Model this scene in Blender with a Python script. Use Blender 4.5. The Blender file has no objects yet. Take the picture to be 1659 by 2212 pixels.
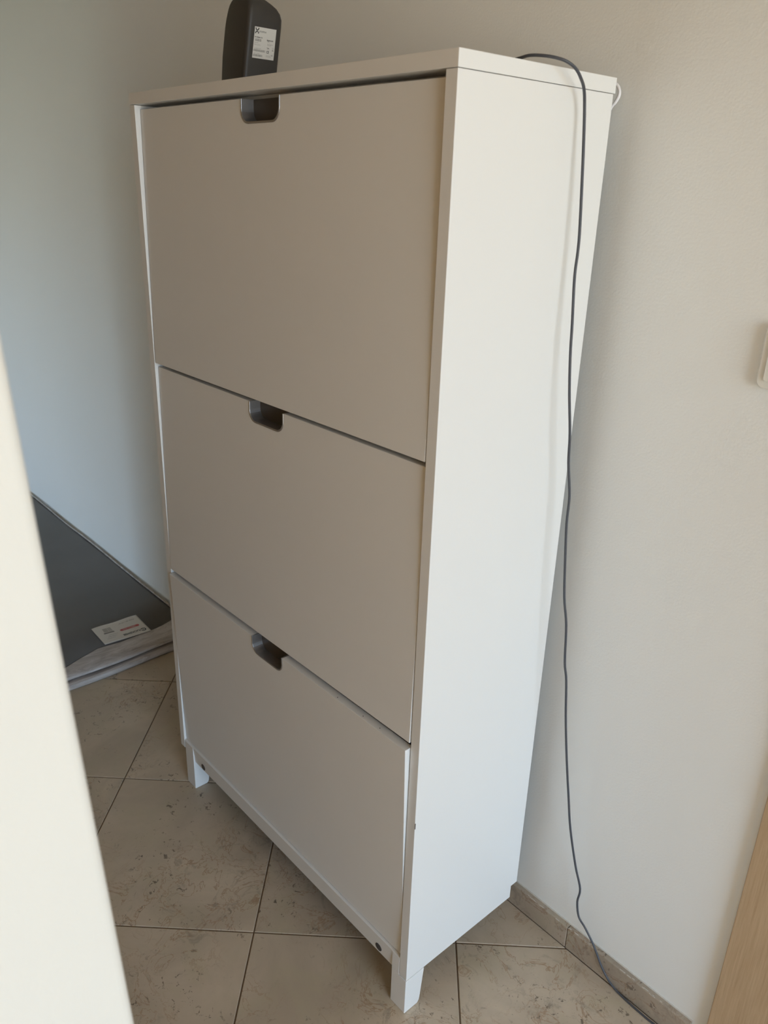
import bpy, bmesh, math, random
from mathutils import Vector, Matrix
random.seed(7)
S = bpy.context.scene
COL = S.collection

# ------------------------------------------------------------ camera
cam_d = bpy.data.cameras.new('camera')
cam = bpy.data.objects.new('camera', cam_d); COL.objects.link(cam)
FPX = 1717.55
cam_d.sensor_fit = 'VERTICAL'; cam_d.sensor_height = 36.0; cam_d.sensor_width = 27.0
cam_d.lens = FPX * 36.0 / 2212.0
R_ = Matrix(((0.6617, 0.7492, 0.0297), (0.3002, -0.2283, -0.9261), (-0.6871, 0.6217, -0.3760)))
fw = Vector(R_[2]).normalized(); rt = Vector(R_[0]); rt = (rt - fw * rt.dot(fw)).normalized(); up = rt.cross(fw)
cam.matrix_world = Matrix(((rt.x, up.x, -fw.x, 1.4597), (rt.y, up.y, -fw.y, -0.6918), (rt.z, up.z, -fw.z, 1.3376), (0, 0, 0, 1)))
cam_d.clip_start = 0.02
cam_d.dof.use_dof = True; cam_d.dof.focus_distance = 1.45; cam_d.dof.aperture_fstop = cam_d.lens / 3.0
S.camera = cam

# ------------------------------------------------------------ world (daylight outside the glazed door)
w = bpy.data.worlds.new('daylight'); S.world = w; w.use_nodes = True
nt = w.node_tree; nt.nodes.clear()
tc = nt.nodes.new('ShaderNodeTexCoord'); sp = nt.nodes.new('ShaderNodeSeparateXYZ')
mr = nt.nodes.new('ShaderNodeMapRange'); mr.inputs[1].default_value = -0.05; mr.inputs[2].default_value = 0.07
rp = nt.nodes.new('ShaderNodeValToRGB')
rp.color_ramp.elements[0].color = (0.79, 0.77, 0.68, 1)
rp.color_ramp.elements[1].color = (0.55, 0.765, 1.0, 1)
bg = nt.nodes.new('ShaderNodeBackground'); bg.inputs[1].default_value = 10.6
out = nt.nodes.new('ShaderNodeOutputWorld')
L = nt.links
L.new(tc.outputs['Generated'], sp.inputs[0]); L.new(sp.outputs[2], mr.inputs[0]); L.new(mr.outputs[0], rp.inputs[0])
L.new(rp.outputs[0], bg.inputs[0]); L.new(bg.outputs[0], out.inputs[0])

WX, WY0, WY1, WZ0, WZ1 = 4.2, -1.70, -0.02, 0.02, 2.15      # glazed door opening in the right wall
pd = bpy.data.lights.new('window_portal', 'AREA'); pd.shape = 'RECTANGLE'; pd.size = WY1 - WY0; pd.size_y = WZ1 - WZ0
pd.cycles.is_portal = True
po = bpy.data.objects.new('window_portal', pd); COL.objects.link(po)
pd2 = bpy.data.lights.new('side_portal', 'AREA'); pd2.shape = 'RECTANGLE'; pd2.size = .8; pd2.size_y = 1.4
pd2.cycles.is_portal = True
po2 = bpy.data.objects.new('side_portal', pd2); COL.objects.link(po2)
po2.location = (-2.2, -2.52, .8); po2.rotation_euler = (math.radians(90), 0, 0)
po.location = (WX + 0.02, (WY0 + WY1) / 2, (WZ0 + WZ1) / 2); po.rotation_euler = (math.radians(90), 0, math.radians(90))

S.view_settings.view_transform = 'Standard'; S.view_settings.look = 'None'
S.view_settings.gamma = 1.0; S.view_settings.use_curve_mapping = False
S.view_settings.exposure = 0.0
S.cycles.max_bounces = 10; S.cycles.diffuse_bounces = 6; S.cycles.sample_clamp_indirect = 6.0

# ------------------------------------------------------------ materials
def mat(name, color, rough=0.5, metal=0.0, bump=0.0, bscale=200.0, var=0.0, vscale=3.0, coat=0.0, ior=None):
    m = bpy.data.materials.new(name); m.use_nodes = True
    t = m.node_tree; b = t.nodes['Principled BSDF']
    b.inputs['Base Color'].default_value = (*color, 1); b.inputs['Roughness'].default_value = rough
    b.inputs['Metallic'].default_value = metal
    if coat: b.inputs['Coat Weight'].default_value = coat; b.inputs['Coat Roughness'].default_value = 0.15
    co = t.nodes.new('ShaderNodeTexCoord')
    if var:
        n = t.nodes.new('ShaderNodeTexNoise'); n.inputs['Scale'].default_value = vscale; n.inputs['Detail'].default_value = 4
        r = t.nodes.new('ShaderNodeValToRGB')
        r.color_ramp.elements[0].position = .3; r.color_ramp.elements[1].position = .7
        r.color_ramp.elements[0].color = (*[c * (1 - var) for c in color], 1)
        r.color_ramp.elements[1].color = (*[min(1, c * (1 + var)) for c in color], 1)
        t.links.new(co.outputs['Object'], n.inputs[0]); t.links.new(n.outputs[0], r.inputs[0]); t.links.new(r.outputs[0], b.inputs['Base Color'])
    if bump:
        n = t.nodes.new('ShaderNodeTexNoise'); n.inputs['Scale'].default_value = bscale; n.inputs['Detail'].default_value = 3
        bp = t.nodes.new('ShaderNodeBump'); bp.inputs['Strength'].default_value = bump; bp.inputs['Distance'].default_value = 0.001
        t.links.new(co.outputs['Object'], n.inputs[0]); t.links.new(n.outputs[0], bp.inputs['Height']); t.links.new(bp.outputs[0], b.inputs['Normal'])
    return m

M = {}
M['wall'] = mat('painted_plaster', (.86, .875, .865), .75, bump=.35, bscale=260, var=.012, vscale=1.5)
M['cream'] = mat('cream_plaster', (.70, .68, .635), .7, bump=.3, bscale=200, var=.02, vscale=4)
M['ceiling'] = mat('warm_bounce_ceiling', (.64, .54, .42), .9)  # unseen surface, tint chosen for warm bounce onto the upper wall
M['wall_warm'] = mat('warm_bounce_plaster', (.66, .46, .26), .8)  # saturated tint for unseen walls, puts warmth into the bounce light
M['lacquer'] = mat('white_lacquer', (.785, .785, .775), .38, bump=.05, bscale=500)
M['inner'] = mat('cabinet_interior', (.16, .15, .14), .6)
M['edge'] = mat('white_edge_band', (.785, .785, .775), .45)
M['metalgrey'] = mat('grey_handle', (.42, .41, .41), .30, metal=.85)
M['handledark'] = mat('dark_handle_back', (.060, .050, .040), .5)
M['plug'] = mat('dark_plug', (.06, .055, .055), .5)
M['cord'] = mat('grey_cord', (.065, .07, .085), .45)
M['whitecord'] = mat('white_cord', (.82, .82, .85), .4)
M['router'] = mat('dark_plastic', (.040, .037, .034), .42, bump=.25, bscale=900)
M['paper'] = mat('paper', (.70, .68, .65), .6)
M['sticker'] = mat('sticker_white', (.66, .66, .64), .5)
M['ink'] = mat('black_ink', (.03, .03, .03), .6)
M['inkgrey'] = mat('grey_ink', (.22, .21, .21), .6)
M['red'] = mat('red_ink', (.50, .09, .10), .6)
M['grout'] = mat('brown_grout', (.20, .145, .10), .85, bump=.4, bscale=300)
M['caulk'] = mat('baseboard_joint', (.66, .64, .60), .7)
M['switchm'] = mat('white_switch', (.80, .79, .74), .35)
M['lawn'] = mat('lawn', (.07, .10, .035), .9, bump=.5, bscale=60, var=.3, vscale=8)
M['black'] = mat('dark_fleck', (.05, .045, .05), .6)

def stone(name, base, dark, seedshift=0.0):
    m = bpy.data.materials.new(name); m.use_nodes = True
    t = m.node_tree; b = t.nodes['Principled BSDF']; N = t.nodes; K = t.links
    b.inputs['Roughness'].default_value = .42
    co = N.new('ShaderNodeTexCoord'); oi = N.new('ShaderNodeObjectInfo')
    mu = N.new('ShaderNodeMath'); mu.operation = 'MULTIPLY'; mu.inputs[1].default_value = 37.0
    K.new(oi.outputs['Random'], mu.inputs[0])
    va = N.new('ShaderNodeVectorMath'); va.operation = 'ADD'; K.new(co.outputs['Object'], va.inputs[0]); K.new(mu.outputs[0], va.inputs[1])
    def noise(scale, det, rough=.55, dist=0.0):
        n = N.new('ShaderNodeTexNoise'); n.inputs['Scale'].default_value = scale; n.inputs['Detail'].default_value = det
        n.inputs['Roughness'].default_value = rough; n.inputs['Distortion'].default_value = dist
        K.new(va.outputs[0], n.inputs[0]); return n.outputs[0]
    def ramp(src, p0, p1, c0, c1):
        r = N.new('ShaderNodeValToRGB'); r.color_ramp.elements[0].position = p0; r.color_ramp.elements[1].position = p1
        r.color_ramp.elements[0].color = (*c0, 1); r.color_ramp.elements[1].color = (*c1, 1); K.new(src, r.inputs[0]); return r.outputs[0]
    def mix(f, a, c, mode='MIX'):
        x = N.new('ShaderNodeMix'); x.data_type = 'RGBA'; x.blend_type = mode
        if isinstance(f, float): x.inputs[0].default_value = f
        else: K.new(f, x.inputs[0])
        for s, i in ((a, 6), (c, 7)):
            if isinstance(s, tuple): x.inputs[i].default_value = (*s, 1)
            else: K.new(s, x.inputs[i])
        return x.outputs[2]
    big = noise(5.0, 5, .6, .6)
    c = ramp(big, .34, .66, tuple(v * .84 for v in base), tuple(min(1, v * 1.12) for v in base))
    # mottled greenish and pinkish clouds
    c = mix(ramp(noise(9, 4, .6, 1.0), .48, .66, (0, 0, 0), (.45,) * 3), c, tuple(v * f for v, f in zip(base, (.90, .95, .86))))
    # thin rust veins: narrow band of a distorted noise
    v = noise(11, 6, .62, 1.3)
    sb = N.new('ShaderNodeMath'); sb.operation = 'SUBTRACT'; sb.inputs[1].default_value = .5; K.new(v, sb.inputs[0])
    ab = N.new('ShaderNodeMath'); ab.operation = 'ABSOLUTE'; K.new(sb.outputs[0], ab.inputs[0])
    vein = ramp(ab.outputs[0], .0, .016, (.85,) * 3, (0,) * 3)
    gate = ramp(noise(3.2, 2), .47, .60, (0, 0, 0), (1, 1, 1))
    mm = N.new('ShaderNodeMath'); mm.operation = 'MULTIPLY'; K.new(vein, mm.inputs[0]); K.new(gate, mm.inputs[1])
    c = mix(mm.outputs[0], c, tuple(v_ * f for v_, f in zip(base, (.66, .50, .38))))
    # dark fossil flecks, clustered
    fl = ramp(noise(62, 4, .75, .7), .60, .65, (0, 0, 0), (1, 1, 1))
    gt = ramp(noise(6.5, 3, .6), .44, .58, (0, 0, 0), (.95,) * 3)
    m2 = N.new('ShaderNodeMath'); m2.operation = 'MULTIPLY'; K.new(fl, m2.inputs[0]); K.new(gt, m2.inputs[1])
    c = mix(m2.outputs[0], c, dark)
    fl2 = ramp(noise(26, 6, .75, 1.2), .54, .66, (0, 0, 0), (.7,) * 3)
    m3 = N.new('ShaderNodeMath'); m3.operation = 'MULTIPLY'; K.new(fl2, m3.inputs[0]); K.new(gate, m3.inputs[1])
    c = mix(m3.outputs[0], c, tuple(v_ * .62 for v_ in base))
    K.new(c, b.inputs['Base Color'])
    bp = N.new('ShaderNodeBump'); bp.inputs['Strength'].default_value = .15; bp.inputs['Distance'].default_value = .001
    K.new(noise(80, 4), bp.inputs['Height']); K.new(bp.outputs[0], b.inputs['Normal'])
    return m
M['stone'] = stone('jura_limestone', (.53, .445, .345), (.15, .115, .085))
M['stone2'] = stone('limestone_skirting', (.42, .355, .285), (.14, .11, .085))

def wood(name, a, b_):
    m = bpy.data.materials.new(name); m.use_nodes = True
    t = m.node_tree; b = t.nodes['Principled BSDF']; N = t.nodes; K = t.links
    b.inputs['Roughness'].default_value = .45
    co = N.new('ShaderNodeTexCoord'); mp = N.new('ShaderNodeMapping'); mp.inputs['Scale'].default_value = (260, 260, 9)
    K.new(co.outputs['Object'], mp.inputs[0])
    n = N.new('ShaderNodeTexNoise'); n.inputs['Scale'].default_value = 1.5; n.inputs['Detail'].default_value = 6; n.inputs['Roughness'].default_value = .65
    K.new(mp.outputs[0], n.inputs[0])
    r = N.new('ShaderNodeValToRGB'); r.color_ramp.elements[0].position = .32; r.color_ramp.elements[1].position = .68
    r.color_ramp.elements[0].color = (*a, 1); r.color_ramp.elements[1].color = (*b_, 1)
    K.new(n.outputs[0], r.inputs[0]); K.new(r.outputs[0], b.inputs['Base Color'])
    bp = N.new('ShaderNodeBump'); bp.inputs['Strength'].default_value = .2; bp.inputs['Distance'].default_value = .001
    K.new(n.outputs[0], bp.inputs['Height']); K.new(bp.outputs[0], b.inputs['Normal'])
    return m
M['oak'] = wood('oak_veneer', (.46, .32, .19), (.58, .425, .27))

def marbled(name):
    m = bpy.data.materials.new(name); m.use_nodes = True
    t = m.node_tree; b = t.nodes['Principled BSDF']; N = t.nodes; K = t.links
    b.inputs['Roughness'].default_value = .5
    co = N.new('ShaderNodeTexCoord'); mp = N.new('ShaderNodeMapping'); mp.inputs['Scale'].default_value = (22, 5, 30)
    K.new(co.outputs['Object'], mp.inputs[0])
    n = N.new('ShaderNodeTexNoise'); n.inputs['Scale'].default_value = 1.6; n.inputs['Detail'].default_value = 7; n.inputs['Roughness'].default_value = .7; n.inputs['Distortion'].default_value = .8
    K.new(mp.outputs[0], n.inputs[0])
    r = N.new('ShaderNodeValToRGB'); r.color_ramp.elements[0].position = .34; r.color_ramp.elements[1].position = .60
    r.color_ramp.elements[0].color = (.30, .26, .24, 1); r.color_ramp.elements[1].color = (.56, .53, .52, 1)
    K.new(n.outputs[0], r.inputs[0]); K.new(r.outputs[0], b.inputs['Base Color'])
    return m
M['marbled'] = marbled('whitewashed_vinyl')
M['backing'] = mat('dark_vinyl_backing', (.125, .120, .115), .55, bump=.3, bscale=700, var=.08, vscale=6)

# ------------------------------------------------------------ helpers
def obj(name, bm, material, parent=None, bevel=0.0, smooth=False, seg=2):
    me = bpy.data.meshes.new(name)
    bmesh.ops.recalc_face_normals(bm, faces=bm.faces)
    bm.to_mesh(me); bm.free()
    for mm in (material if isinstance(material, (list, tuple)) else [material]): me.materials.append(mm)
    o = bpy.data.objects.new(name, me); COL.objects.link(o)
    if parent is not None:
        o.parent = parent
        o.matrix_parent_inverse = Matrix.Identity(4)
        o.location = -Vector(WORLD_LOC.get(parent.name, (0, 0, 0)))
        WORLD_LOC[o.name] = (0, 0, 0)
    if bevel:
        b = o.modifiers.new('bevel', 'BEVEL'); b.width = bevel; b.segments = seg; b.limit_method = 'ANGLE'; b.angle_limit = math.radians(40)
    if smooth:
        for f in me.polygons: f.use_smooth = True
    return o
WORLD_LOC = {}
def empty(name, loc, label=None, cat=None, group=None):
    o = bpy.data.objects.new(name, None); o.location = loc; o.empty_display_size = .05; COL.objects.link(o)
    WORLD_LOC[o.name] = tuple(loc)
    return tag(o, label, cat, group) if label else o
def tag(o, label, cat, group=None):
    o['label'] = label; o['category'] = cat
    if group: o['group'] = group
    return o
def struct(o, label=None):
    o['kind'] = 'structure'
    if label: o['label'] = label
    return o
def box(bm, x0, x1, y0, y1, z0, z1):
    r = bmesh.ops.create_cube(bm, size=1.0)
    for v in r['verts']:
        v.co = Vector((x0 + (v.co.x + .5) * (x1 - x0), y0 + (v.co.y + .5) * (y1 - y0), z0 + (v.co.z + .5) * (z1 - z0)))
    return r['verts']
def bx(*a):
    bm = bmesh.new(); box(bm, *a); return bm
def prism(pts, axis, a, b):
    """closed 2D outline extruded along an axis between a and b; pts are the two other coordinates in order"""
    bm = bmesh.new()
    def P(p, t):
        return {'x': (t, p[0], p[1]), 'y': (p[0], t, p[1]), 'z': (p[0], p[1], t)}[axis]
    lo = [bm.verts.new(P(p, a)) for p in pts]; hi = [bm.verts.new(P(p, b)) for p in pts]
    bm.faces.new(lo); bm.faces.new(list(reversed(hi)))
    n = len(pts)
    for i in range(n): bm.faces.new((lo[i], lo[(i + 1) % n], hi[(i + 1) % n], hi[i]))
    return bm
def catmull(pts, n=6):
    P = [Vector(p) for p in pts]; P = [P[0] * 2 - P[1]] + P + [P[-1] * 2 - P[-2]]; out_ = []
    for i in range(1, len(P) - 2):
        for k in range(n):
            t = k / n
            out_.append(.5 * ((2 * P[i]) + (-P[i - 1] + P[i + 1]) * t + (2 * P[i - 1] - 5 * P[i] + 4 * P[i + 1] - P[i + 2]) * t * t + (-P[i - 1] + 3 * P[i] - 3 * P[i + 1] + P[i + 2]) * t ** 3))
    out_.append(P[-2]); return out_
def tube(pts, r, seg=10, flat=1.0):
    bm = bmesh.new(); rings = []; up0 = Vector((0.3, 1, 0.1)).normalized()
    for i, p in enumerate(pts):
        d = (pts[min(i + 1, len(pts) - 1)] - pts[max(i - 1, 0)]).normalized()
        a = up0 - d * up0.dot(d)
        if a.length < 1e-3: a = Vector((1, 0, 0))
        a.normalize(); b = d.cross(a); up0 = a
        rings.append([bm.verts.new(p + (a * math.cos(2 * math.pi * k / seg) + b * math.sin(2 * math.pi * k / seg) * flat) * r) for k in range(seg)])
    for i in range(len(rings) - 1):
        for k in range(seg): bm.faces.new((rings[i][k], rings[i][(k + 1) % seg], rings[i + 1][(k + 1) % seg], rings[i + 1][k]))
    bm.faces.new(rings[0]); bm.faces.new(list(reversed(rings[-1])))
    return bm
def text_mesh(s, size, bold=False):
    cu = bpy.data.curves.new('t', 'FONT'); cu.body = s; cu.size = size; cu.extrude = 0.00005
    if bold: cu.offset = size * .025
    o = bpy.data.objects.new('t', cu); COL.objects.link(o)
    dg = bpy.context.evaluated_depsgraph_get(); dg.update()
    me = bpy.data.meshes.new_from_object(o.evaluated_get(dg)); bm = bmesh.new(); bm.from_mesh(me)
    bpy.data.objects.remove(o); bpy.data.curves.remove(cu); bpy.data.meshes.remove(me)
    return bm
def place_text(bm_to, s, size, u, v, frame, bold=False, width=None):
    """append text; (u,v) is the left end of the baseline in the frame's plane; frame maps (u,v,n) to world"""
    t = text_mesh(s, size, bold)
    if width:
        w_ = max(x.co.x for x in t.verts)
        for x in t.verts: x.co.x *= width / w_
    for x in t.verts: x.co = frame(u + x.co.x, v + x.co.y, x.co.z)
    me = bpy.data.meshes.new('tmp'); t.to_mesh(me); t.free(); bm_to.from_mesh(me); bpy.data.meshes.remove(me)
def slab_quad(bm, u0, u1, v0, v1, frame, th=.00008):
    c = [bm.verts.new(frame(u, v, n)) for n in (0.0, th) for u, v in ((u0, v0), (u1, v0), (u1, v1), (u0, v1))]
    for f in ((3, 2, 1, 0), (4, 5, 6, 7), (0, 1, 5, 4), (1, 2, 6, 5), (2, 3, 7, 6), (3, 0, 4, 7)): bm.faces.new([c[i] for i in f])

# ------------------------------------------------------------ setting
RX0, RX1, RY0, RY1, RZ = -2.7, WX, -2.5, 0.338, 2.5
struct(obj('wall_back', bx(RX0, RX1, RY1, RY1 + .15, -.05, RZ), M['wall']), 'pale painted plaster wall behind the cabinet')
struct(obj('wall_far', bx(RX0 - .15, RX0, RY0, RY1 + .15, -.05, RZ), M['wall']), 'pale plaster wall closing the hall')
bm = bmesh.new()
for a in ((RX0, -2.6, -.05, RZ), (-1.8, RX1, -.05, RZ), (-2.6, -1.8, -.05, .1), (-2.6, -1.8, 1.5, RZ)): box(bm, a[0], a[1], RY0 - .15, RY0, a[2], a[3])
struct(obj('wall_front', bm, M['wall_warm']), 'unseen plaster wall behind the camera, tinted warm for its bounce light')
bm = bmesh.new()
box(bm, WX, WX + .2, RY0, WY0, -.05, RZ); box(bm, WX, WX + .2, WY1, RY1 + .15, -.05, RZ)
box(bm, WX, WX + .2, WY0, WY1, WZ1, RZ); box(bm, WX, WX + .2, WY0, WY1, -.05, WZ0)
struct(obj('wall_right', bm, M['wall']), 'pale plaster wall around the glazed door')
struct(obj('ceiling', bx(RX0 - .15, RX1 + .2, RY0 - .15, RY1 + .15, RZ, RZ + .1), M['ceiling']), 'unseen ceiling, tinted warm for its bounce light')
bm = bmesh.new()
for a in ((WY0, WY0 + .06), (WY1 - .06, WY1)): box(bm, WX + .05, WX + .11, a[0], a[1], WZ0, WZ1)
box(bm, WX + .05, WX + .11, WY0, WY1, WZ1 - .06, WZ1); box(bm, WX + .05, WX + .11, WY0, WY1, WZ0, WZ0 + .06)
struct(obj('window_1', bm, M['edge']), 'white frame of the glazed door')
bm = bmesh.new()
for a in ((-2.6, -2.57, .1, 1.5), (-1.83, -1.8, .1, 1.5), (-2.57, -1.83, .1, .13), (-2.57, -1.83, 1.47, 1.5)): box(bm, a[0], a[1], RY0 - .10, RY0 - .05, a[2], a[3])
struct(obj('window_2', bm, M['edge']), 'white frame of the hall window')

struct(obj('added_ground', bx(-9, 2, -12, RY0 - .16, -.2, -.1), M['lawn']), 'dark lawn added unseen to block ground light at the hall window')  # added out of view, keeps the upper left wall dark

# near partition whose end face stands at the left of the picture, leaning a touch
bm = bmesh.new()
box(bm, -1.25, 1.1, -.72, -.54, 0, RZ)  # unseen run lengthened to block hall window light from the cabinet
for v in bm.verts:
    if v.co.y > -.6:
        v.co.y = -.5357 - .0391 * v.co.z
    v.co.x -= .010 * (v.co.z - 1.0) if v.co.x > 1 else 0
near = struct(obj('wall_left', bm, [M['cream'], M['wall_warm']], bevel=.006, seg=4), 'cream partition end close to the camera at the left')

for f in near.data.polygons:
    if f.normal.y > .7: f.material_index = 1      # unseen hall side, tinted so its bounce warms the flap fronts
near.modifiers[0].material = 0

# floor: grout bed and diagonal limestone tiles
floor = struct(obj('floor', bx(RX0, RX1, RY0, RY1, -.05, -.0022), M['grout']), 'diagonal beige limestone tile floor with brown joints')
TH = math.radians(46.6); AX = Vector((math.cos(TH), math.sin(TH))); AY = Vector((math.sin(TH), -math.cos(TH)))
ANC = Vector((.4811, -.1106)); SU, SV = .390, .408           # spacing along AX, along AY
def clip(poly, ax, val, keep_less):
    o_ = []
    for i in range(len(poly)):
        a, b = poly[i], poly[(i + 1) % len(poly)]
        ia = (a[ax] <= val) == keep_less; ib = (b[ax] <= val) == keep_less
        if ia: o_.append(a)
        if ia != ib:
            t = (val - a[ax]) / (b[ax] - a[ax]); o_.append(a + (b - a) * t)
    return o_
J = .0014
for i in range(-14, 14):
    for j in range(-14, 14):
        c = ANC + AX * (i * SU) + AY * (j * SV)
        poly = [c + AX * J + AY * J, c + AX * (SU - J) + AY * J, c + AX * (SU - J) + AY * (SV - J), c + AX * J + AY * (SV - J)]
        for ax, val, kl in ((0, RX0, False), (0, RX1, True), (1, RY0, False), (1, RY1 - .0121, True)):
            if poly: poly = clip(poly, ax, val, kl)
        if len(poly) < 3: continue
        ar = abs(sum(poly[k].x * poly[(k + 1) % len(poly)].y - poly[(k + 1) % len(poly)].x * poly[k].y for k in range(len(poly)))) / 2
        if ar < .002: continue
        cen = sum(poly, Vector((0, 0))) / len(poly); dz = random.uniform(-.0002, .0)
        bm = bmesh.new()
        lo = [bm.verts.new((p.x, p.y, -.0022)) for p in poly]
        mi = [bm.verts.new((p.x, p.y, -.0008 + dz)) for p in poly]
        hi = []
        for p in poly:
            q = p + (cen - p).normalized() * .0012; hi.append(bm.verts.new((q.x, q.y, dz)))
        n = len(poly)
        for a, b in ((lo, mi), (mi, hi)):
            for k in range(n): bm.faces.new((a[k], a[(k + 1) % n], b[(k + 1) % n], b[k]))
        bm.faces.new(hi)
        obj('floor_tile', bm, M['stone'], floor)

# stone baseboard in pieces along the back wall
base = empty('baseboard_back', (0, RY1, 0)); struct(base, 'low beige stone skirting along the back wall')
bxs = [-2.69, -2.3, -1.9, -1.5, -1.1, -.71, -.31, .09, .49, .891, 1.1405]
for a, b in zip(bxs[:-1], bxs[1:]):
    bm = bx(a + .0006, b - .0006, RY1 - .012, RY1 - .0003, .0004, .0505)
    obj('baseboard_tile', bm, M['stone2'], base, bevel=.0012)
bm = bmesh.new()      # crumbly sealant line between skirting and plaster
box(bm, -2.6, 1.14, RY1 - .0022, RY1 - .0001, .0506, .0522)
obj('sealant', bm, M['caulk'], base)
# flecks of paint on the skirting edge
bm = bmesh.new()
for k in range(26):
    x = random.choice([random.gauss(.80, .03), random.gauss(.90, .015), random.gauss(1.0, .05), random.gauss(1.07, .02)])
    y = random.uniform(RY1 - .0122, RY1 - .009); l_ = random.uniform(.002, .010)
    box(bm, x, x + l_, y, y + .0008, .0503, .0509)
obj('paint_fleck', bm, M['caulk'], base)['kind'] = 'stuff'

# oak door lining at the right, in the back wall
tr = struct(obj('trim_1', bx(1.165, 1.25, RY1 - .011, RY1 - .0002, 0.0005, 2.08), M['oak'], bevel=.0015), 'oak casing of the door in the back wall')
struct(obj('trim_2', bx(2.06, 2.145, RY1 - .011, RY1 - .0002, 0.0005, 2.08), M['oak'], bevel=.0015), 'oak casing on the far side of the door')
struct(obj('trim_3', bx(1.165, 2.145, RY1 - .011, RY1 - .0002, 2.081, 2.165), M['oak'], bevel=.0015), 'oak casing over the door')
d1 = struct(obj('door_1', bx(1.2505, 2.0595, RY1 - .004, RY1 - .0002, .006, 2.079), M['oak']), 'flat oak door in the back wall')
bm = tube(catmull([(1.32, RY1 - .004, 1.03), (1.32, RY1 - .05, 1.03), (1.34, RY1 - .056, 1.03), (1.43, RY1 - .056, 1.03)], 5), .009)
obj('door_handle', bm, M['metalgrey'], d1, smooth=True)
bm = bmesh.new(); box(bm, 1.1595, 1.1648, RY1 - .006, RY1 - .0002, 0.0006, 2.08)
obj('sealant', bm, M['wall'], tr)

# ------------------------------------------------------------ shoe cabinet
H, W, D, T = 1.4788, .79, .2934, .0183
cab = empty('shoe_cabinet', (.395, .145, 0), 'tall white three-compartment shoe cabinet standing against the wall', 'shoe cabinet')
obj('top_panel', bx(0, W, 0, D, H - T, H), M['lacquer'], cab, bevel=.0006)
def side_outline(zb): return [(0, zb), (.2728, zb), (.2728, zb + .0285), (D - .004, zb + .0285), (D - .004, H - T - .0008), (0, H - T - .0008)]
obj('side_panel', prism(side_outline(.0965), 'x', 0, .0182), M['lacquer'], cab, bevel=.0006)
obj('side_panel', prism(side_outline(.0815), 'x', W - .018, W), M['lacquer'], cab, bevel=.0006)
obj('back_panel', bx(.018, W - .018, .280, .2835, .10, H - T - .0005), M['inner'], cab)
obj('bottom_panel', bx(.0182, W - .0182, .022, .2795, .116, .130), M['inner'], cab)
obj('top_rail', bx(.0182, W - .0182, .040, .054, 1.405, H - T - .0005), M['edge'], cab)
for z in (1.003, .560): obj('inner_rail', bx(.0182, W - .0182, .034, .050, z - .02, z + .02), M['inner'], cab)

# flap fronts with a rounded notch, each carrying a cup handle
DX0, DX1 = .0208, .7695
def notch(zt, xc, wd=.0995, dp=.0335, r=.019, n=8):
    x0, x1 = xc - wd / 2, xc + wd / 2; pts = [(x0, zt)]
    for k in range(n + 1):
        a = math.pi + (math.pi / 2) * k / n; pts.append((x0 + r + r * math.cos(a), zt - dp + r + r * math.sin(a)))
    for k in range(n + 1):
        a = 1.5 * math.pi + (math.pi / 2) * k / n; pts.append((x1 - r + r * math.cos(a), zt - dp + r + r * math.sin(a)))
    pts.append((x1, zt)); return pts
def skew(bm, z0, z1, yb, ytl, ytr):
    """lean a flap: y offset yb at its bottom, ytl / ytr at its top corners"""
    for v in bm.verts:
        t = (v.co.z - z0) / (z1 - z0); s = (v.co.x - DX0) / (DX1 - DX0)
        v.co.y += yb * (1 - t) + (ytl * (1 - s) + ytr * s) * t
def flap(z0, z1, yb, ytl, ytr, label, xc=.3955):
    th = .016
    nt_ = notch(z1, xc)
    pts = [(DX0, z0), (DX0, z1)] + nt_ + [(DX1, z1), (DX1, z0)]
    bm = prism(pts, 'y', 0, th); skew(bm, z0, z1, yb, ytl, ytr)
    f = obj('flap_door', bm, M['lacquer'], cab, bevel=.0007); f['label'] = label
    # cup handle: liner following the notch and a dark back plate
    bm = bmesh.new()
    inner = notch(z1, xc, .0950, .0308, .0168); outer = notch(z1, xc, .0999, .0337, .0192)
    y0, y1 = -.0009, th + .004
    ring = []
    for (a, b) in zip(inner, outer):
        ring.append([bm.verts.new((b[0], y0, b[1])), bm.verts.new((a[0], y0, a[1])), bm.verts.new((a[0] + (xc - a[0]) * .03, y1, a[1] + .0006)), bm.verts.new((b[0], y1, b[1]))])
    for i in range(len(ring) - 1):
        for k in range(4): bm.faces.new((ring[i][k], ring[i][(k + 1) % 4], ring[i + 1][(k + 1) % 4], ring[i + 1][k]))
    bm.faces.new(ring[0]); bm.faces.new(list(reversed(ring[-1])))
    skew(bm, z0, z1, yb, ytl, ytr)
    h = obj('cup_handle', bm, M['metalgrey'], f, bevel=.0004)
    for p in h.data.polygons: p.use_smooth = False
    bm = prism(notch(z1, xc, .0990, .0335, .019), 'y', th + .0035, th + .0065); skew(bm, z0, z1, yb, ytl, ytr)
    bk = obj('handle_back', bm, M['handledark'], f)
    return f
flap(1.0125, 1.4535, .0004, .0095, .0085, 'top flap front with its upper edge pushed in')
flap(.5690, 1.0045, -.0012, .0060, .0045, 'middle flap front, upper edge slightly pushed in')
flap(.1206, .5590, .0055, -.0055, -.0090, 'bottom flap front standing slightly open at the top')

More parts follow.
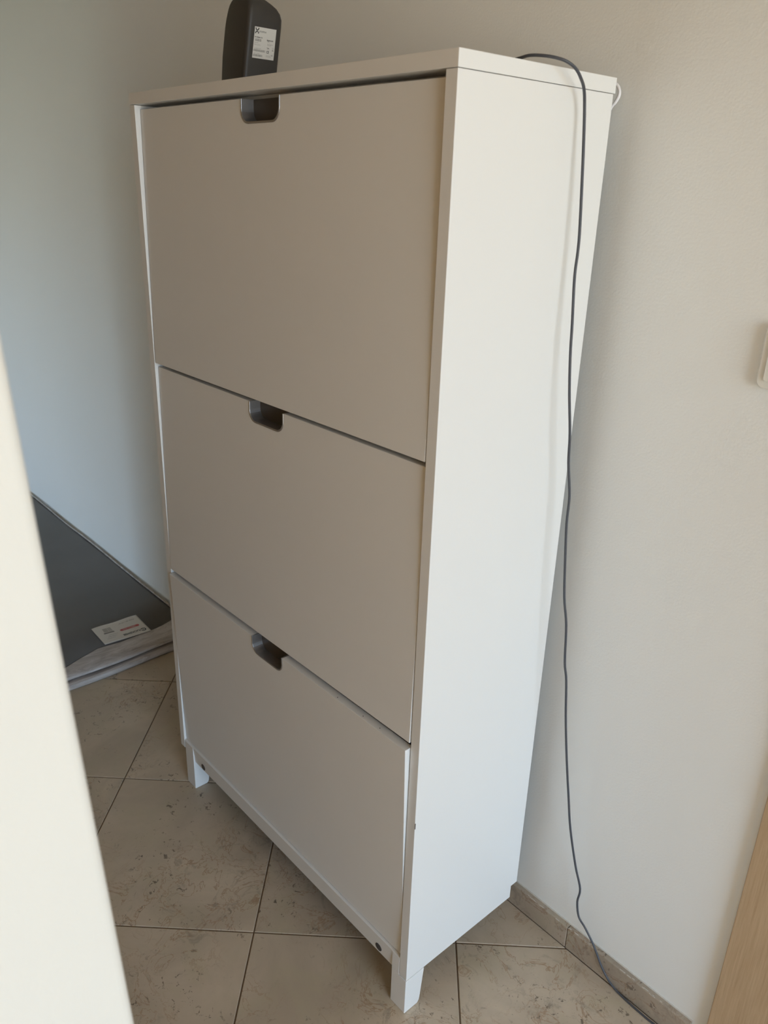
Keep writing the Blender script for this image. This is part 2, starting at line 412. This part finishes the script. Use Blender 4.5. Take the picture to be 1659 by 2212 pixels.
# plinth rail and front legs
bm = bmesh.new()
v = box(bm, .0200, .7715, .0, .021, .0775, .1195)
for q in v:
    if q.co.y < .01: q.co.y = .0005 if q.co.z > .1 else .0040
pl = obj('plinth_rail', bm, M['lacquer'], cab, bevel=.0007)
for x, z in ((.0985, .0885), (.7145, .0905)):
    bm = bmesh.new()
    bmesh.ops.create_cone(bm, cap_ends=True, segments=24, radius1=.0080, radius2=.0080, depth=.0006, matrix=Matrix.Translation((x, .0026, z)) @ Matrix.Rotation(math.radians(90 + 4.6), 4, 'X'))
    obj('screw_cap', bm, M['plug'], cab)
def leg(x0, x1, ztop):
    pts = [(0, 0.0005), (.0315, .0005), (.0355, .0055), (.0368, .012), (.0438, ztop), (0, ztop)]
    return prism(pts, 'x', x0, x1)
obj('leg', leg(.0212, .0580, .1187), M['lacquer'], cab, bevel=.0008)
obj('leg', leg(.7530, .7895, .0790), M['lacquer'], cab, bevel=.0008)
bm = bx(.7530, .7712, 0, .0030, .0792, .1187); obj('leg_tongue', bm, M['lacquer'], cab, bevel=.0006)
# small chips in the lacquer
bm = bmesh.new(); box(bm, .7899, .7904, -.0002, .0010, .417, .428); obj('chip', bm, M['black'], cab)
for x, y in ((.665, .0005), (.705, .001), (.60, .0)):
    bm = bmesh.new(); bmesh.ops.create_uvsphere(bm, u_segments=8, v_segments=6, radius=.0008, matrix=Matrix.Translation((x, y - .004, .5592))); obj('chip', bm, M['black'], cab)

# ------------------------------------------------------------ router on top
RXR = .2435
ro = empty('router', (RXR, .10, H), 'dark grey upright router with white sticker, on the cabinet top', 'router')
secs = [  # z, x left, x right, y front, y back, corner radius
    (1.4790, .176, RXR, .0780, .1400, .010), (1.4830, .174, RXR + .001, .0775, .1425, .012), (1.5050, .1715, RXR, .0810, .1462, .013), (1.5300, .1690, RXR, .0850, .1500, .013),
    (1.5550, .1692, RXR, .0890, .1540, .013), (1.5720, .1700, RXR, .0915, .1567, .014), (1.5820, .1715, RXR, .0930, .1577, .015),
    (1.5900, .1735, RXR - .0005, .0943, .1555, .016), (1.5967, .1755, RXR - .0015, .0955, .1500, .017), (1.6020, .178, RXR - .004, .0965, .1425, .017),
    (1.6065, .181, RXR - .008, .098, .136, .016), (1.6110, .186, RXR - .014, .1, .131, .014), (1.6130, .192, RXR - .021, .104, .127, .010)]
def rrect(x0, x1, y0, y1, r, n=5):
    o_ = []
    for cx_, cy_, a0 in ((x1 - r, y0 + r, -90), (x1 - r, y1 - r, 0), (x0 + r, y1 - r, 90), (x0 + r, y0 + r, 180)):
        for k in range(n + 1):
            a = math.radians(a0 + 90 * k / n); o_.append((cx_ + r * math.cos(a), cy_ + r * math.sin(a)))
    return o_
bm = bmesh.new(); rings = []
for z, x0, x1, y0, y1, r in secs: rings.append([bm.verts.new((a, b, z + .0002)) for a, b in rrect(x0, x1, y0, y1, min(r, .0075), 5)])
for i in range(len(rings) - 1):
    n = len(rings[i])
    for k in range(n): bm.faces.new((rings[i][k], rings[i][(k + 1) % n], rings[i + 1][(k + 1) % n], rings[i + 1][k]))
bm.faces.new(rings[0]); bm.faces.new(list(reversed(rings[-1])))
obj('housing', bm, M['router'], ro, smooth=True)
bm = bmesh.new()      # ventilation slots in the top
for k in range(7): box(bm, .194 + k * .0035, .1955 + k * .0035, .108, .124, 1.6128, 1.6136)
obj('vent', bm, M['black'], ro)
# sticker on the side facing the window; frame: u along +y and down the lean, v up
su = Vector((0, 1, 0)); sv = Vector((0, math.sin(math.radians(9.4)), math.cos(math.radians(9.4))))
so = Vector((RXR + .0003, .0964, 1.5240)); sn = Vector((1, 0, 0))
SW, SH = .0402, .0443
fr = lambda u, v, n: so + su * u + sv * v + sn * (n + .0003)
bm = bmesh.new(); slab_quad(bm, 0, SW, 0, SH, lambda u, v, n: so + su * u + sv * v + sn * n, .0003)
stk = obj('sticker', bm, M['sticker'], ro)
bm = bmesh.new()      # print
U = lambda f: f * SW
V = lambda f: (1 - f) * SH
place_text(bm, 'proximus', .0048, U(.215), V(.165), fr, False, U(.32))
place_text(bm, 'Wi-Fi Modem V3s', .0024, U(.03), V(.345), fr, True, U(.36))
place_text(bm, 'Sagemcom', .0034, U(.60), V(.405), fr, True, U(.30))
place_text(bm, 'CE', .0052, U(.63), V(.80), fr, True, U(.12))
place_text(bm, 'Voltage', .0018, U(.63), V(.64), fr, True, U(.11))
slab_quad(bm, U(.885), U(.955), V(.70), V(.683), fr)
obj('print', bm, M['ink'], stk)
bm = bmesh.new()
for k, (t, u, v, w_) in enumerate((('Serial No', .04, .52, .18), ('WPA key: a8 f2 c7', .04, .58, .30), ('12V 3A', .64, .46, .12), ('Made for indoor use', .64, .52, .26), ('Input DC', .64, .555, .18), ('SN 2208 4417 903', .06, .70, .30), ('MAC 7C 39 B2 10', .06, .86, .26), ('IP 20', .65, .685, .1), ('keep dry', .62, .885, .2), ('recycle', .62, .92, .24))):
    place_text(bm, t, .0016, U(u), V(v), fr, False, U(w_))
def barcode(bm, u0, u1, v0, v1, frame, seed):
    rg = random.Random(seed); u = u0
    while u < u1:
        a = rg.uniform(.00025, .0007); slab_quad(bm, u, min(u + a, u1), v0, v1, frame); u += a + rg.uniform(.0003, .0007)
barcode(bm, U(.06), U(.34), V(.46), V(.375), fr, 1)
barcode(bm, U(.03), U(.56), V(.785), V(.715), fr, 2)
barcode(bm, U(.03), U(.46), V(.945), V(.875), fr, 3)
obj('barcode', bm, M['inkgrey'], stk)
# curved four-armed emblem: two facing arcs
bm = bmesh.new()
for sgn in (1, -1):
    cu_, cv_ = U(.115), V(.125)
    pts = []
    for k in range(9):
        a = math.pi * k / 8
        pts.append(fr(cu_ + .0027 * math.cos(a), cv_ + sgn * (.0040 - .0032 * math.sin(a)), .0001))
    t = tube(pts, .00075, 6); me = bpy.data.meshes.new('tmp'); t.to_mesh(me); t.free(); bm.from_mesh(me); bpy.data.meshes.remove(me)
obj('emblem', bm, M['ink'], stk)
# small crossed-out bin symbol as a simple outline
bm = bmesh.new()
for a in ((.895, .945, .60, .605), (.90, .905, .605, .67), (.935, .94, .605, .67), (.90, .94, .665, .67), (.86, .875, .83, .88), (.91, .925, .82, .88), (.87, .93, .85, .856)):
    slab_quad(bm, U(a[0]), U(a[1]), V(a[3]), V(a[2]), fr)
obj('symbol', bm, M['inkgrey'], stk)

# ------------------------------------------------------------ cords
pts = [(.215, .1495, 1.500), (.222, .163, 1.497), (.245, .176, 1.4875), (.30, .185, 1.4812), (.42, .178, 1.4808), (.55, .160, 1.4808), (.66, .146, 1.4812), (.72, .1405, 1.4832), (.755, .1388, 1.4864), (.7725, .1372, 1.4878),
       (.790, .1414, 1.4866), (.805, .1483, 1.4836), (.813, .1571, 1.4800), (.8165, .1688, 1.4742), (.8165, .180, 1.4660), (.8100, .198, 1.4560), (.8061, .2085, 1.4370),
       (.8076, .212, 1.4027), (.8105, .215, 1.3498), (.8137, .217, 1.2947), (.8142, .2175, 1.2691), (.8134, .218, 1.237), (.8182, .218, 1.1776), (.8202, .219, 1.1375), (.8235, .223, 1.0831), (.8287, .228, 1.0269), (.827, .236, .9802), (.8307, .243, .9297), (.8306, .245, .8849), (.8334, .248, .8317), (.8386, .252, .7613), (.8458, .256, .7139), (.8484, .262, .6449), (.8537, .265, .6114), (.8579, .272, .5384), (.8658, .28, .4542), (.8735, .29, .3747), (.8817, .298, .3037), (.8959, .31, .221), (.9088, .316, .172), (.907, .317, .138), (.914, .318, .1064), (.9304, .318, .0921), (.9516, .319, .0675), (.9745, .32, .0318), (.9945, .3205, .0125), (1.0125, .3214, .0040), (1.0423, .3200, .0022), (1.0698, .3190, .0022), (1.11, .3170, .0022), (1.20, .290, .0022), (1.35, .255, .0022), (1.6, .20, .0022)]
tag(obj('power_cord', tube(catmull(pts, 5), .0017, 10, 1.15), M['cord'], smooth=True), 'thin dark grey cord hanging from the cabinet top to the floor', 'cord')
pts = [(.72, .318, 1.36), (.748, .321, 1.415), (.7655, .3225, 1.447), (.7712, .3235, 1.4540), (.7748, .325, 1.4629), (.7722, .325, 1.4720), (.764, .324, 1.4770), (.74, .322, 1.476), (.70, .320, 1.46), (.66, .32, 1.40)]
tag(obj('white_cable', tube(catmull(pts, 6), .0022, 10), M['whitecord'], smooth=True), 'white cable looping out behind the cabinet near its top', 'cable')

# ------------------------------------------------------------ wall switch
sw = empty('light_switch', (1.068, RY1, 1.159), 'white square light switch on the wall at the right edge', 'switch')
def rr_prism(x0, x1, z0, z1, r, ya, yb, ins):
    bm = bmesh.new()
    a = [bm.verts.new((p[0], ya, p[1])) for p in rrect(x0, x1, z0, z1, r, 6)]
    m_ = [bm.verts.new((p[0], yb + .002, p[1])) for p in rrect(x0, x1, z0, z1, r, 6)]
    b = [bm.verts.new((p[0], yb, p[1])) for p in rrect(x0 + ins, x1 - ins, z0 + ins, z1 - ins, r - ins * .5, 6)]
    n = len(a)
    for p, q in ((a, m_), (m_, b)):
        for k in range(n): bm.faces.new((p[k], p[(k + 1) % n], q[(k + 1) % n], q[k]))
    bm.faces.new(a); bm.faces.new(list(reversed(b))); return bm
obj('frame', rr_prism(1.0275, 1.1085, 1.1175, 1.1985, .009, RY1 - .0001, RY1 - .0095, .002), M['switchm'], sw)
obj('rocker', rr_prism(1.0365, 1.0995, 1.1275, 1.1895, .004, RY1 - .0095, RY1 - .0125, .0012), M['switchm'], sw)

# ------------------------------------------------------------ folded vinyl floor covering on the floor at the left
vin = empty('vinyl_flooring', (-1.4, .05, 0), 'folded vinyl flooring lying dark side up against the back wall', 'vinyl flooring')
YS = [-.50, -.40, -.30, -.20, -.12, -.075, -.04, -.01, .03, .07, .115, .16, .21, .26, .29, .31, .322, .3245]
def interp(tab, y):
    if y <= tab[0][0]: return tab[0][1]
    for (a, va), (b, vb) in zip(tab[:-1], tab[1:]):
        if y <= b: return va + (vb - va) * (y - a) / (b - a)
    return tab[-1][1]
edge = [(-.5, -.52), (-.12, -.545), (-.055, -.5697), (-.018, -.586), (.054, -.609), (.115, -.601), (.29, -.613), (.33, -.62)]
def topz(y): return .045 if y < .24 else .045 + .017 * ((y - .24) / .0845) ** 1.5
def sweep(profile_at, ys, mat_, name):
    bm = bmesh.new(); rings = []
    for y in ys: rings.append([bm.verts.new((x, y, z)) for x, z in profile_at(y)])
    n = len(rings[0])
    for i in range(len(rings) - 1):
        for k in range(n): bm.faces.new((rings[i][k], rings[i][(k + 1) % n], rings[i + 1][(k + 1) % n], rings[i + 1][k]))
    bm.faces.new(rings[0]); bm.faces.new(list(reversed(rings[-1])))
    return obj(name, bm, mat_, vin, smooth=False)
def prof_top(y):      # patterned upper layer whose edge bulges out beyond the dark backing
    e = interp(edge, y); zt = topz(y)
    pts = [(-2.6, zt - .0015), (e - .004, zt - .0015), (e, zt + .0010), (e + .004, zt + .0006)]
    tip = -.530 - .06 * (y - .1) * .5 + .003 * math.sin(y * 21)
    for k in range(1, 8):
        t = k / 8; pts.append((e + .004 + (tip - e - .004) * math.sin(t * math.pi / 2), zt - .0005 - (zt - .030) * (1 - math.cos(t * math.pi / 2))))
    pts += [(tip, .0275), (tip - .004, .0245), (tip - .012, .0232), (-2.6, .0232)]
    return pts
def prof_low(y):
    tip = -.528 - .05 * (y - .1) * .5 + .003 * math.sin(y * 17 + 1)
    tip += .012
    return [(-2.6, .0200), (tip - .022, .0200), (tip - .010, .0195), (tip - .003, .0165), (tip, .011), (tip, .006), (tip - .003, .0015), (tip - .008, .0008), (-2.6, .0008)]
ys = []
for a, b in zip(YS[:-1], YS[1:]): ys += [a, (a + b) / 2]
ys.append(YS[-1])
sweep(prof_top, ys, M['marbled'], 'upper_layer')
sweep(prof_low, ys, M['marbled'], 'lower_layer')
bm = bmesh.new(); grid = []
yb = [y for y in ys if y < .3235] + [.3215]; yb = sorted(set(yb)); yb = [y for y in yb if y <= .3215]
for y in yb:
    e = interp(edge, y) - .0035; row = []
    for k in range(13):
        x = -2.59 + (e + 2.59) * (k / 12); row.append(bm.verts.new((x, y, topz(y) + .0004 + .0006 * math.sin(x * 6 + y * 9))))
    grid.append(row)
for i in range(len(grid) - 1):
    for k in range(12): bm.faces.new((grid[i][k], grid[i][k + 1], grid[i + 1][k + 1], grid[i + 1][k]))
r = bmesh.ops.extrude_face_region(bm, geom=list(bm.faces)); 
for g in r['geom']:
    if isinstance(g, bmesh.types.BMVert): g.co.z -= .0015
obj('dark_backing', bm, M['backing'], vin, smooth=True)['label'] = 'dark grey smooth backing facing up'
# pale rim curling up along the wall
pts = [Vector((x, .3228 + .0015 * math.sin(x * 9), .0640 + .0012 * math.sin(x * 13))) for x in [-2.58 + .06 * k for k in range(33)]]
obj('curled_rim', tube(pts, .0026, 8), M['marbled'], vin, smooth=True)

# product leaflet lying on it
pb = {'TL': Vector((-.7250, .0770, .0475)), 'TR': Vector((-.7235, .2236, .0470)), 'BR': Vector((-.6040, .2172, .0474)), 'BL': Vector((-.6085, .0715, .0474))}
def pframe(s, t, n):   # s along the long side, t toward the near edge
    p = pb['TL'] * (1 - s) * (1 - t) + pb['TR'] * s * (1 - t) + pb['BR'] * s * t + pb['BL'] * (1 - s) * t
    p = p.copy(); p.z += .0010 * math.sin(s * math.pi * 3) * (1 - t) + .0025 * (1 - s) ** 2 * t + n + .0006
    p.x += -.003 * math.sin(t * math.pi) * (1 - s); return p
bm = bmesh.new(); n1, n2 = 24, 14; g = [[bm.verts.new(pframe(i / n1, j / n2, 0)) for j in range(n2 + 1)] for i in range(n1 + 1)]
for i in range(n1):
    for j in range(n2): bm.faces.new((g[i][j], g[i + 1][j], g[i + 1][j + 1], g[i][j + 1]))
r = bmesh.ops.extrude_face_region(bm, geom=list(bm.faces))
for q in r['geom']:
    if isinstance(q, bmesh.types.BMVert): q.co.z -= .0003
leaf = tag(obj('leaflet', bm, M['paper'], smooth=True), 'white printed leaflet with a red stripe lying on the dark vinyl', 'leaflet')
# print is upside down from the camera: reading direction is -s, letter tops point to +t
LW, LH = .146, .108
pf = lambda u, v, n: pframe(1 - u / LW, v / LH, n + .0002)     # u from the right end, v upward from the far edge
bm = bmesh.new()
place_text(bm, 'FLACHGEWEBE', .013, LW * .175, LH * .775, pf, True, LW * .37)
for k in range(28):
    a0, a1 = math.radians(20 + k * 11.4), math.radians(20 + (k + 1) * 11.4); c0 = (LW * .115, LH * .83)
    q = [pf(c0[0] + r_ * math.cos(a), c0[1] + r_ * math.sin(a), n_) for r_, a, n_ in ((.0085, a0, 0), (.0085, a1, 0), (.0052, a1, 0), (.0052, a0, 0))]
    bm.faces.new([bm.verts.new(p) for p in q])
place_text(bm, 'G', .008, LW * .095, LH * .80, pf, True)
obj('title_print', bm, M['ink'], leaf)
bm = bmesh.new(); n_ = 16
top, bot = [], []
for k in range(n_ + 1):
    u = LW * (.115 + .415 * k / n_); e_ = .5 if k in (0, n_) else 1
    top.append(bm.verts.new(pf(u, LH * (.545 + .05 * e_), .0001))); bot.append(bm.verts.new(pf(u, LH * (.545 - .05 * e_), .0001)))
for k in range(n_): bm.faces.new((bot[k], bot[k + 1], top[k + 1], top[k]))
obj('red_stripe', bm, M['red'], leaf)
bm = bmesh.new(); place_text(bm, 'TEPPICH VINYL', .0075, LW * .19, LH * .52, lambda u, v, n: pf(u, v, n + .0003), False, LW * .29)
obj('stripe_print', bm, M['sticker'], leaf)
bm = bmesh.new()
place_text(bm, 'Artikel  80 x 150 cm', .007, LW * .11, LH * .17, pf, False, LW * .34)
obj('article_line', bm, M['inkgrey'], leaf); bm = bmesh.new()
slab_quad(bm, LW * .64, LW * .86, LH * .46, LH * .52, pf, .0001)
rg = random.Random(5); u = LW * .66
while u < LW * .83:
    a = rg.uniform(.0008, .002); slab_quad(bm, u, u + a, LH * .22, LH * .44, pf, .0001); u += a + rg.uniform(.001, .0022)
obj('barcode', bm, M['inkgrey'], leaf); bm = bmesh.new()
for k in range(3): slab_quad(bm, LW * (.60 + .05 * k), LW * (.80 + .04 * k), LH * (.62 + .08 * k), LH * (.628 + .08 * k), pf, .0001)
obj('fine_print', bm, M['inkgrey'], leaf)
